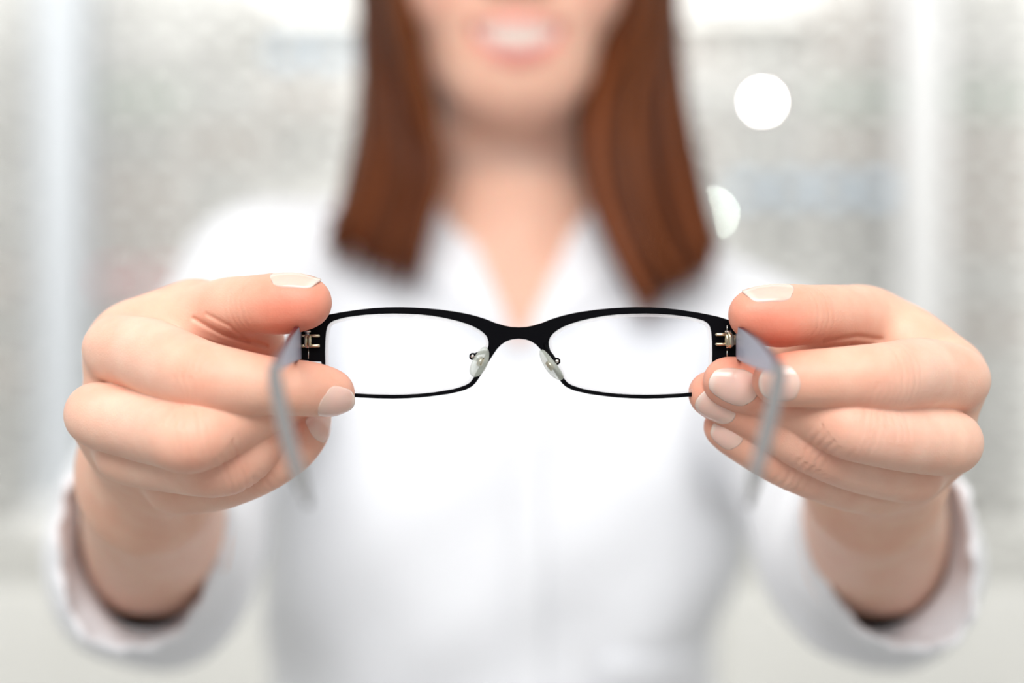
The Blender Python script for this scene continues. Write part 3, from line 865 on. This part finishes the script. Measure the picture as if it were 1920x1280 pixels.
# lab coat
def coat_raw(p):
    q = p.copy(); q[:, 0] = q[:, 0]+0.010*np.clip((EYE-.05-q[:, 2])/.12, 0, 1); q[:, 1] = (q[:, 1]-1.13)/0.74
    def c2(z0, r0, z1, r1): return cap(q, (-.003, 0, EYE+z0), (-.003, 0, EYE+z1), r0, r1)*0.8
    d = c2(-.04, .134, -.16, .132)
    d = smin(d, c2(-.16, .132, -.30, .122), .03)
    d = smin(d, c2(-.30, .124, -.46, .176), .05)
    d = smin(d, c2(-.46, .176, -.78, .190), .05)
    d = smin(d, cap(p, W(-.140, 1.10, .026), W(.138, 1.10, -.018), .050, .050), .05)
    for s, dz in ((-1, -.008), (1, -.048)):
        d = smin(d, cap(p, W(s*.035, 1.12, .066), W(s*.138, 1.10, .034+dz), .036, .042), .03)
        d = smin(d, ell(p, W(s*.060, 1.068, -.10), (.066, .042, .070)), .06)
        sh = W(-.148, 1.10, .022) if s < 0 else W(.144, 1.10, -.020)
        d = smin(d, cap(p, sh, lerp(sh, W(s*.163, .83, -.100), 0.35), .050, .049), .03)
    # soft folds
    x, y, z = p[:, 0], p[:, 1], p[:, 2]-EYE
    d = d+0.0016*np.sin(x*70+z*38)*np.exp(-((z+.22)/.16)**2)+0.0012*np.sin(x*55-z*70+1.3)
    d = np.maximum(d, -(z+0.80))
    return d
V_APEX = (.004, -.004); VL = (-.0345, .0880); VR = (.0425, .0800)
def v_region(p):
    x, z = p[:, 0], p[:, 2]-EYE
    def side(a, c, sgn):
        n = np.array([c[1]-a[1], -(c[0]-a[0])]); n = n/np.linalg.norm(n)
        return sgn*((x-a[0])*n[0]+(z-a[1])*n[1])
    dl = side(V_APEX, VL, -1); dr = side(V_APEX, VR, 1)
    return np.maximum(np.maximum(dl, dr), p[:, 1]-1.11)
def coat_sdf(p):
    d = coat_raw(p)
    d = smax(d, -v_region(p), .003)
    d = smax(d, -cap(p, W(0, 1.110, .055), W(.002, 1.10, .20), .049, .056), .004)
    return d
Vc, Qc = extract(coat_sdf, W(-.26, .93, -.83), W(.26, 1.30, .13), 0.0036)
# sleeves: swept cloth tubes with a wavy cuff, open towards the hand
def sleeve(s):
    if s < 0: key = [P(263, 1004, .700), P(286, 998, .733), P(292, 1030, .78), W(-.163, .83, -.100), W(-.166, .91, -.068), W(-.160, 1.0, -.020), W(-.150, 1.09, .018)]
    else: key = [P(1666, 1004, .700), P(1646, 998, .733), P(1642, 1030, .78), W(.163, .83, -.100), W(.164, .91, -.075), W(.156, 1.0, -.045), W(.145, 1.09, -.022)]
    rad = [(.0325, .0445), (.0295, .0405), (.037, .0430), (.048, .047), (.050, .048), (.050, .048), (.048, .047)]
    per = 14
    pts = catmull(key, per); rr = catmull([(a, c, 0) for a, c in rad], per)
    seg = 72; n = len(pts); V = []; f = []
    for layer in (0, 1):
        for i in range(n):
            T = nrm(pts[min(i+1, n-1)]-pts[max(i-1, 0)])
            S = nrm(np.array([1., 0, 0])-T*T[0]); U = np.cross(S, T)
            for j in range(seg):
                a = 2*math.pi*j/seg
                th = 0.0018*layer
                c_, s_ = math.cos(a), math.sin(a)
                e = max(0, 1-i/8.0)
                wob = 0.0006*e*math.sin(a*17+s)+0.0004*e*math.sin(a*31+2)+0.0009*math.sin(a*5+i*0.35)+0.0016*math.sin(i*0.55+2*a)*min(1, i/25)
                if s > 0:     # the right cuff is pulled into a slanting oval
                    skew = 0.010*e*(-s_)*(1 if s_ < 0 else .5)
                else: skew = -0.004*e*(-s_)
                p = pts[i]+S*(c_*(rr[i][0]-th+wob)+skew)+U*(-s_)*(-1)*(rr[i][1]-th+wob)
                p = p+T*(0.0016*math.sin(a*13+1)*max(0, 1-i/3.0))
                if i == 0: p = p+T*0.0006*(1 if layer else 0)
                V.append(p)
    for layer in (0, 1):
        for i in range(n-1):
            for j in range(seg):
                k = (j+1) % seg; o = layer*n*seg
                q = (o+i*seg+j, o+(i+1)*seg+j, o+(i+1)*seg+k, o+i*seg+k)
                f.append(q if layer == 0 else q[::-1])
    for j in range(seg):
        k = (j+1) % seg
        f.append((j, k, n*seg+k, n*seg+j))
    # stitched hem: a soft roll of cloth along the opening
    V = [np.array(q) for q in V]; ring = [(V[j]+V[n*seg+j])/2 for j in range(seg)]; base = len(V); hs = 10
    c0 = sum(ring)/seg; T = nrm(pts[1]-pts[0])
    for j in range(seg):
        R_ = nrm(ring[j]-c0)
        for q in range(hs):
            a = 2*math.pi*q/hs; rr_ = 0.0024*(1+0.18*math.sin(j*1.9)+0.1*math.sin(j*3.7))
            V.append(ring[j]+R_*rr_*0.85*math.cos(a)+T*(rr_*1.3*math.sin(a)+0.001))
    for j in range(seg):
        k = (j+1) % seg
        for q in range(hs):
            q2 = (q+1) % hs
            f.append((base+j*hs+q, base+k*hs+q, base+k*hs+q2, base+j*hs+q2))
    return np.array(V), np.array(f)
cv, cq = [Vc], [Qc]
for s in (-1, 1):
    v, f = sleeve(s); n = sum(len(x) for x in cv); cv.append(v); cq.append(f+n)
coat = mesh('lab_coat', np.concatenate(cv), np.concatenate(cq), M['coat'], person, True)
def front_y(x, z):
    """front of the coat at that place, marching from the camera side"""
    y = 0.93; p = np.array([[x, y, EYE+z]])
    for _ in range(60):
        d = coat_raw(p)[0]
        if d < 0.0002: break
        p[0, 1] += max(d*0.7, 0.0003)
        if p[0, 1] > 1.15: break
    return p[0, 1]
def patch(name, fn, nu, nv, thick, m, parent, lift=0.0015):
    V = []; f = []
    for i in range(nu):
        for j in range(nv):
            x, z, l = fn(i/(nu-1), j/(nv-1)); y = front_y(x, z)-lift-l
            V.append((x, y, EYE+z))
    n = nu*nv
    V += [(x, y+thick, z) for x, y, z in V]
    for i in range(nu-1):
        for j in range(nv-1):
            a = i*nv+j; q = (a, a+1, a+nv+1, a+nv); f.append(q); f.append(tuple(k+n for k in q[::-1]))
    rim = [j for j in range(nv)]+[i*nv+nv-1 for i in range(1, nu)]+[(nu-1)*nv+j for j in range(nv-2, -1, -1)]+[i*nv for i in range(nu-2, 0, -1)]
    for k in range(len(rim)): a, c = rim[k], rim[(k+1) % len(rim)]; f.append((a, a+n, c+n, c))
    return mesh(name, V, f, m, parent, True)
for s, top in ((-1, VL), (1, VR)):
    def lap(u, v, s=s, top=top):
        x0 = V_APEX[0]+(top[0]-V_APEX[0])*u; z0 = V_APEX[1]+(top[1]-V_APEX[1])*u
        wd = 0.004+0.034*math.sin(min(1, u/0.62)*math.pi/2) if u < 0.62 else 0.030+0.008*(u-0.62)/0.38
        return x0+s*wd*v, z0-0.010*v*u, 0.003*math.sin(v*math.pi)+0.001
    patch('collar', lap, 26, 8, 0.0035, M['coat'], coat, 0.002)
patch('placket', lambda u, v: (.004+.004+(-.012+.024*v), -.012-.60*u, 0.0), 60, 5, 0.003, M['coat'], coat, 0.0012)
patch('pocket', lambda u, v: (.052+.075*u, -.175-.11*v-.004*math.sin(u*3), 0.0), 12, 12, 0.003, M['coat'], coat, 0.0018)

# trousers and shoes below the frame
def trouser_sdf(p):
    d = None
    for s in (-1, 1):
        e = smin(cap(p, W(s*.075, 1.13, -.46), W(s*.085, 1.12, -.82), .092, .066), cap(p, W(s*.085, 1.12, -.82), W(s*.09, 1.14, -1.215), .066, .056), .03)
        d = e if d is None else smin(d, e, .03)
    d = smin(d, ell(p, W(0, 1.13, -.44), (.155, .105, .13)), .04)
    return np.maximum(np.maximum(d, -(p[:, 2]-EYE+1.235)), p[:, 2]-EYE+0.40)
V, Q = extract(trouser_sdf, W(-.25, .95, -1.25), W(.25, 1.30, -.35), 0.007)
mesh('trousers', V, Q, M['trouser'], person, True)
for s in (-1, 1):
    F = lambda p, s=s: np.maximum(smin(ell(p, W(s*.095, 1.06, -1.262), (.042, .125, .034)), ell(p, W(s*.092, 1.14, -1.235), (.040, .048, .055)), .03), -(p[:, 2]-0.002))
    V, Q = extract(F, W(s*.095-.06, .92, -1.31), W(s*.095+.06, 1.22, -1.15), 0.004)
    mesh('shoe', V, Q, M['shoe'], person, True)

# ------------------------------------------------------------------ the eyeglasses in her hands
X0, D0 = 972.5, 0.5560
def fy(x):                # gentle wrap of the front: the ends come towards the wearer
    t = (x-(X0-960)/FPX*D0)/0.067
    return D0-0.0030*t*t
def FP(px, py):
    x = (px-960)/FPX*D0; return x, EYE-(py-640)/FPX*D0
spec = empty('eyeglasses', (FP(X0, 640)[0], D0, FP(X0, 640)[1]-0.002), 'black metal half-eye eyeglasses held up between both hands, in sharp focus', 'eyeglasses')

outer_half = [(972.5, 614.4), (958, 613.8), (944, 610.9), (928, 606), (912.5, 599.6), (897, 594.6), (881, 590.4), (866, 587.2), (850, 584.6), (825, 581.2), (800, 578.9), (775, 577.5), (750, 576.9),
              (725, 577.3), (700, 578.7), (680, 580.8), (660, 583.6), (640, 586.7), (620, 590.5), (600, 595), (582, 600.5), (568, 606), (559, 611), (556.2, 616), (555.8, 640), (556.4, 662), (557.5, 674.2),
              (569, 674.6), (580.0, 674.8), (580.2, 656), (581.4, 656), (582.2, 676), (603, 676.4), (605.5, 678), (606, 690), (607, 705), (609, 718), (614, 728), (622, 735), (636, 739.5), (650, 741.6), (675, 743.6), (705, 745.2), (737, 745.9), (765, 745.2),
              (790, 743.6), (812, 741.2), (840, 737.4), (862, 732.6), (874, 728.8), (884, 723.6), (891, 717), (897, 708.5), (903, 698.5), (911, 685), (918.5, 672.5), (926, 661), (932, 652.5), (939, 645.3), (948, 639.2), (959, 635.2), (972.5, 633.8)]
inner_half = [(612.0, 622), (614.2, 612), (619, 605), (627, 600), (640, 596.2), (650, 593.8), (668, 591.3), (687, 589), (712, 587.4), (737, 586.8), (762, 587.3), (787, 588.4), (812, 591.2), (837, 595.6), (858, 600.6), (875, 605.8), (889, 611.4),
              (900, 617.6), (908, 623.8), (914, 631), (917, 640), (916.8, 648), (914, 657), (910, 667), (905, 677), (899, 689), (893, 700), (888, 710), (882, 717.5), (873, 722.8), (860, 727.4), (850, 730), (830, 733.6), (812, 736.3), (787, 738.8), (762, 740.2), (737, 740.6),
              (712, 740.2), (690, 739.3), (665, 737.8), (645, 735.4), (630, 732.0), (620, 726), (614.5, 716), (611.8, 700), (610.6, 684), (610.0, 662), (610.4, 640)]
def mir(l): return [(2*X0-x, y) for x, y in l][::-1]
def fill_sheet(loops, half, bev):
    cu = bpy.data.curves.new('sheet', 'CURVE'); cu.dimensions = '2D'; cu.fill_mode = 'BOTH'
    cu.extrude = half-bev; cu.bevel_depth = bev; cu.bevel_resolution = 2
    for l in loops:
        sp = cu.splines.new('POLY'); sp.points.add(len(l)-1)
        for i, (x, z) in enumerate(l): sp.points[i].co = (x, z, 0, 1)
        sp.use_cyclic_u = True
    o = bpy.data.objects.new('sheet', cu); COL.objects.link(o)
    dg = bpy.context.evaluated_depsgraph_get(); me = bpy.data.meshes.new_from_object(o.evaluated_get(dg))
    v = np.array([q.co[:] for q in me.vertices]); f = [tuple(p.vertices) for p in me.polygons]
    bpy.data.objects.remove(o); bpy.data.curves.remove(cu); bpy.data.meshes.remove(me)
    return v, f
def smooth_loop(l, it=1):
    l = [np.array(q, float) for q in l]
    return l
outer = outer_half+mir(outer_half)[1:-1]
iL = inner_half; iR = mir(inner_half)
def to_m(l): return [FP(*q) for q in l]
v, f = fill_sheet([to_m(outer), to_m(iL), to_m(iR)], 0.00075, 0.00018)
bm = bmesh.new(); bv = [bm.verts.new(q) for q in v]
for q in f:
    try: bm.faces.new([bv[i] for i in q])
    except ValueError: pass
for x in np.linspace(v[:, 0].min()+0.001, v[:, 0].max()-0.001, 70):     # cuts so that the sheet can bend evenly
    bmesh.ops.bisect_plane(bm, geom=bm.verts[:]+bm.edges[:]+bm.faces[:], plane_co=(x, 0, 0), plane_no=(1, 0, 0))
bmesh.ops.remove_doubles(bm, verts=bm.verts[:], dist=1e-7)
bm.verts.index_update(); v = np.array([q.co[:] for q in bm.verts]); f = [tuple(q.index for q in t.verts) for t in bm.faces]; bm.free()
V = np.stack([v[:, 0], fy(v[:, 0])+v[:, 2], v[:, 1]], 1)
front = mesh('front_frame', V, f, M['black'], spec, False)
front.data.polygons.foreach_set('use_smooth', [False]*len(front.data.polygons))
# the front has real depth: a thin wall of metal behind the brow edge
for s, hole in ((-1, iL), (1, iR)):
    pts = np.array(to_m(hole)); c = pts.mean(0); n = len(pts)
    # dense resample
    q = catmull(np.vstack([pts, pts[:1]]), 3)[:-1, :]; n = len(q)
    nx = np.roll(q, -1, 0)-np.roll(q, 1, 0); nx = np.stack([nx[:, 1], -nx[:, 0]], 1); nx /= np.linalg.norm(nx, axis=1)[:, None]
    if ((q-c)*nx).sum() > 0: nx = -nx         # now pointing inwards
    rings = []
    # seat (just inside the metal), bevel step, clear face
    prof = [(-0.0002, 0.0009), (0.00055, 0.00075), (0.00060, 0.00095), (0.00115, 0.00100)]
    V = []; F_ = []; mi = []
    for (off, th) in prof:
        for sd in (-1, 1):
            for k in range(n):
                x, z = q[k]+nx[k]*off
                V.append((x, fy(x)+0.0003+sd*th, z))
    for r in range(len(prof)-1):
        for sd in (0, 1):
            a0 = (2*r+sd)*n; a1 = (2*(r+1)+sd)*n
            for k in range(n):
                kk = (k+1) % n; F_.append((a0+k, a0+kk, a1+kk, a1+k)); mi.append(0)
    # domed clear faces
    R = 10
    for sd in (-1, 1):
        prev = [(2*(len(prof)-1)+(0 if sd < 0 else 1))*n+k for k in range(n)]
        for r in range(1, R+1):
            t = 1-r/R
            if r < R:
                base = len(V)
                for k in range(n):
                    x0_, z0_ = q[k]+nx[k]*prof[-1][0]
                    x, z = c+(np.array([x0_, z0_])-c)*t
                    V.append((x, fy(x)+0.0003+sd*prof[-1][1]+0.0007*(1-t*t), z))
                cur = [base+k for k in range(n)]
                for k in range(n):
                    kk = (k+1) % n; F_.append((prev[k], prev[kk], cur[kk], cur[k])); mi.append(1)
                prev = cur
            else:
                V.append((c[0], fy(c[0])+0.0003+sd*prof[-1][1]+0.0007, c[1])); ci = len(V)-1
                for k in range(n): F_.append((prev[k], prev[(k+1) % n], ci)); mi.append(1)
    mesh('lens', V, F_, [M['lens_edge'], M['lens']], spec, True, midx=mi)

# hinges
def hinge(s):
    def X(px): return FP(px if s < 0 else 2*X0-px, 0)[0]
    def Z(py): return FP(0, py)[1]
    yb = fy(X(580))-0.0008
    b = MB()
    px2m = 0.55/FPX
    if s < 0:
        for (xa, xb, side) in ((565.5, 579, -1), (581, 603, 1)):
            cx = (X(xa)+X(xb))/2; wd = abs(X(xb)-X(xa))
            b.box((cx, yb-0.0012, Z(629.5)), (wd, 0.0024, 5.6*px2m), bev=0.0002)
            b.box((cx, yb-0.0012, Z(648.0)), (wd, 0.0024, 6.2*px2m), bev=0.0002)
        b.box((X(577.5), yb-0.0016, Z(639)), (6.6*px2m, 0.0032, 22*px2m), bev=0.0004)
        b.box((X(584.5), yb-0.0016, Z(639)), (6.6*px2m, 0.0032, 22*px2m), bev=0.0004)
    else:
        cx0 = 1360
        def XX(p): return FP(p, 0)[0]
        b.box((XX(1349), yb-0.0012, Z(627)), (22*px2m, 0.0026, 6*px2m), bev=0.0003)
        b.box((XX(1349), yb-0.0012, Z(645)), (22*px2m, 0.0026, 5.5*px2m), bev=0.0003)
        b.tube([(XX(1362), yb-0.0022, Z(624)), (XX(1365), yb-0.0024, Z(630)), (XX(1366), yb-0.0024, Z(644)), (XX(1362), yb-0.0022, Z(651))], [0.0008, 0.0011, 0.0012, 0.0008], 10)
        b.box((XX(1359), yb-0.0014, Z(638)), (8*px2m, 0.0032, 24*px2m), bev=0.0005)
        b.box((XX(1374), yb-0.0008, Z(637)), (16*px2m, 0.0020, 20*px2m), bev=0.0004)
    h = b.build('hinge', M['gold'], spec)
    b = MB(); xc = X(580.2) if s < 0 else FP(1361, 0)[0]
    b.tube([(xc, yb-0.0018, Z(622)), (xc, yb-0.0018, Z(652))], 0.0007, 12)
    b.tube([(xc, yb-0.0018, Z(620)), (xc, yb-0.0018, Z(623))], 0.0011, 12)
    b.build('screw', M['steel'], h)
    # added bright strip imitating light seen through the gap beside the temple
    b = MB(); b.box((xc, yb+0.0002, Z(662)), (2.2*px2m, 0.0003, 20*px2m)); 
    if s > 0: b.box((xc, yb+0.0002, Z(616)), (1.6*px2m, 0.0003, 12*px2m))
    b.build('bright_gap_strip', M['steel'], spec)
hinge(-1); hinge(1)

# temples: flat metal side bent towards the wearer, then a hooked translucent tip
def temple(s):
    if s < 0:
        key = [(561, 643, .5530, 4.9), (556, 644, .540, 4.9), (547, 652, .520, 4.1), (532, 668, .490, 2.9), (519, 684, .465, 1.9), (514, 693, .455, 1.6)]
        tip = [(516, 688, .458, 1.6, 1.3), (515, 704, .4525, 2.0, 1.7), (523, 752, .446, 2.2, 1.9), (541, 828, .434, 2.3, 1.9), (560, 890, .425, 2.1, 1.6), (577, 944, .419, 1.2, 0.8)]
    else:
        key = [(1384, 643, .5530, 4.9), (1389, 644, .540, 4.9), (1404, 652, .520, 4.6), (1430, 668, .490, 3.7), (1453, 684, .465, 2.3), (1461, 693, .455, 1.7)]
        tip = [(1459, 688, .458, 1.6, 1.3), (1461, 704, .4525, 2.0, 1.7), (1452, 752, .446, 2.2, 1.9), (1433, 828, .434, 2.3, 1.9), (1416, 890, .426, 2.1, 1.6), (1402, 944, .420, 1.2, 0.8)]
    pts = catmull([P(a, b_, c) for a, b_, c, h in key], 6)
    hs = catmull([(h*.001, 0, 0) for *_, h in key], 6)[:, 0]
    side = nrm(np.array([s*1.0, 0.0, 0.0]))
    # section: 8 corners, bevelled; inner face light, edges and outer face dark red
    V = []; f = []; mi = []; n = len(pts); t = 0.00075
    for i in range(n):
        T = nrm(pts[min(i+1, n-1)]-pts[max(i-1, 0)]); S = nrm(side-T*np.dot(side, T)); U = np.cross(S, T)
        if U[2] < 0: U = -U
        h = hs[i]; e = 0.00018
        for (a, c_) in ((-t, h-e), (-t+e, h), (t-e, h), (t, h-e), (t, -h+e), (t-e, -h), (-t+e, -h), (-t, -h+e)):
            V.append(pts[i]+S*a+U*c_)
    for i in range(n-1):
        for j in range(8):
            k = (j+1) % 8; f.append((i*8+j, i*8+k, (i+1)*8+k, (i+1)*8+j)); mi.append(1 if j == 7 else 0)
    f.append(tuple(range(8))); mi.append(0); f.append(tuple(range((n-1)*8, n*8))); mi.append(0)
    tp = mesh('temple', V, f, [M['temple_out'], M['temple_in']], spec, False, midx=mi)
    tp['label'] = 'dark red temple arm with a pale lavender inner face'
    pts = catmull([P(a, b_, c) for a, b_, c, h, w_ in tip], 7)
    sz = catmull([(w_*.001, h*.001, 0) for *_, h, w_ in tip], 7)
    v, f = sweep(pts, [(q[0], q[1]) for q in sz], 20, True, (1, 0, 0), square=0.35)
    e = mesh('temple_tip', v, f, M['tip'], tp, True); e['label'] = 'translucent grey plastic temple tip'
    b = MB(); b.tube(pts[2:-4], 0.0005, 8); b.build('wire_core', M['rail'], tp)
temple(-1); temple(1)

# nose pads
def orient(T, N):
    T = nrm(np.array(T, float)); N = nrm(np.array(N, float)-T*np.dot(N, T)); B_ = np.cross(N, T)
    return T, B_, N
def nose_pad(c, T, N, L, Wd, th):
    T, B_, N = orient(T, N)
    V = []; f = []; nu, nv = 20, 10
    for j in range(nv+1):
        t = math.pi*j/nv
        for i in range(nu):
            a = 2*math.pi*i/nu; ca, sa = math.cos(a), math.sin(a); st = math.sin(t)**0.55; ct = math.cos(t)
            ct = math.copysign(abs(ct)**0.7, ct)
            taper = 1-0.15*sa
            V.append(c+T*L*sa*st+B_*Wd*ca*st*taper+N*(th*ct-0.0006*(sa*st)**2))
    for j in range(nv):
        for i in range(nu):
            k = (i+1) % nu; f.append((j*nu+i, (j+1)*nu+i, (j+1)*nu+k, j*nu+k))
    return V, f
for s in (-1, 1):
    if s < 0:
        c = P(901, 678, .5490); a = P(914, 650, .5505); e = P(887, 705, .5475); N = np.array([0.62, -0.78, -0.1]); 
        arm = [P(917, 664, .5552), P(908, 660, .5532), P(893, 664, .5514), P(890, 670, .5505), P(898, 676, .5500)]; scr = P(886.5, 668, .5510); Wd = .0026
    else:
        c = P(1031.5, 685, .5490); a = P(1011, 657, .5500); e = P(1053, 712, .5475); N = np.array([-0.97, -0.22, -0.1])
        arm = [P(1022, 645, .5552), P(1027, 656, .5537), P(1036, 668, .5515), P(1040, 676, .5507), P(1033, 684, .5495)]; scr = P(1044, 677, .5507); Wd = .0032
    L = np.linalg.norm(a-e)/2
    v, f = nose_pad(c, a-e, N, L, Wd, .00105)
    np_ = mesh('nose_pad', v, f, M['pad'], spec, True); np_['label'] = 'clear silicone nose pad'
    v, f = sweep([c+(a-e)*0.12, c-(a-e)*0.12], [(.0009, .0012)]*2, 12, True); mesh('pad_insert', v, f, M['gold'], np_, True)
    v, f = sweep(catmull(arm, 5), [(.00055, .00055)]*(5*4+1), 10, True)
    ar = mesh('pad_arm', v, f, M['black'], spec, True)
    b = MB(); b.box(scr, (0.0021, 0.0022, 0.0021), bev=0.0006); b.build('pad_holder', M['black'], ar)
    b = MB(); b.sphere(scr+np.array([0.0, -0.0012, 0.0]), 0.00062, 12, 8); b.build('screw', M['steel'], ar)

# ceiling lamps of the room (above the frame)
for i, (x, y) in enumerate(((-0.9, 0.4), (0.9, 0.4), (-0.9, 2.0), (0.9, 2.0))):
    t = empty('ceiling_light', (x, y, ZC), ['ceiling panel light over the left side of the picture', 'ceiling panel light over the right side of the picture', 'ceiling panel light before the display wall at left', 'ceiling panel light before the display wall at right'][i], 'ceiling light')
    b = MB(); b.box((x, y, ZC-0.02), (0.62, 0.62, 0.036), bev=0.004); b.build('frame', M['metal'], t, False)
    b = MB(); b.box((x, y, ZC-0.04), (0.56, 0.56, 0.008)); b.build('diffuser', M['lamp'], t, False)
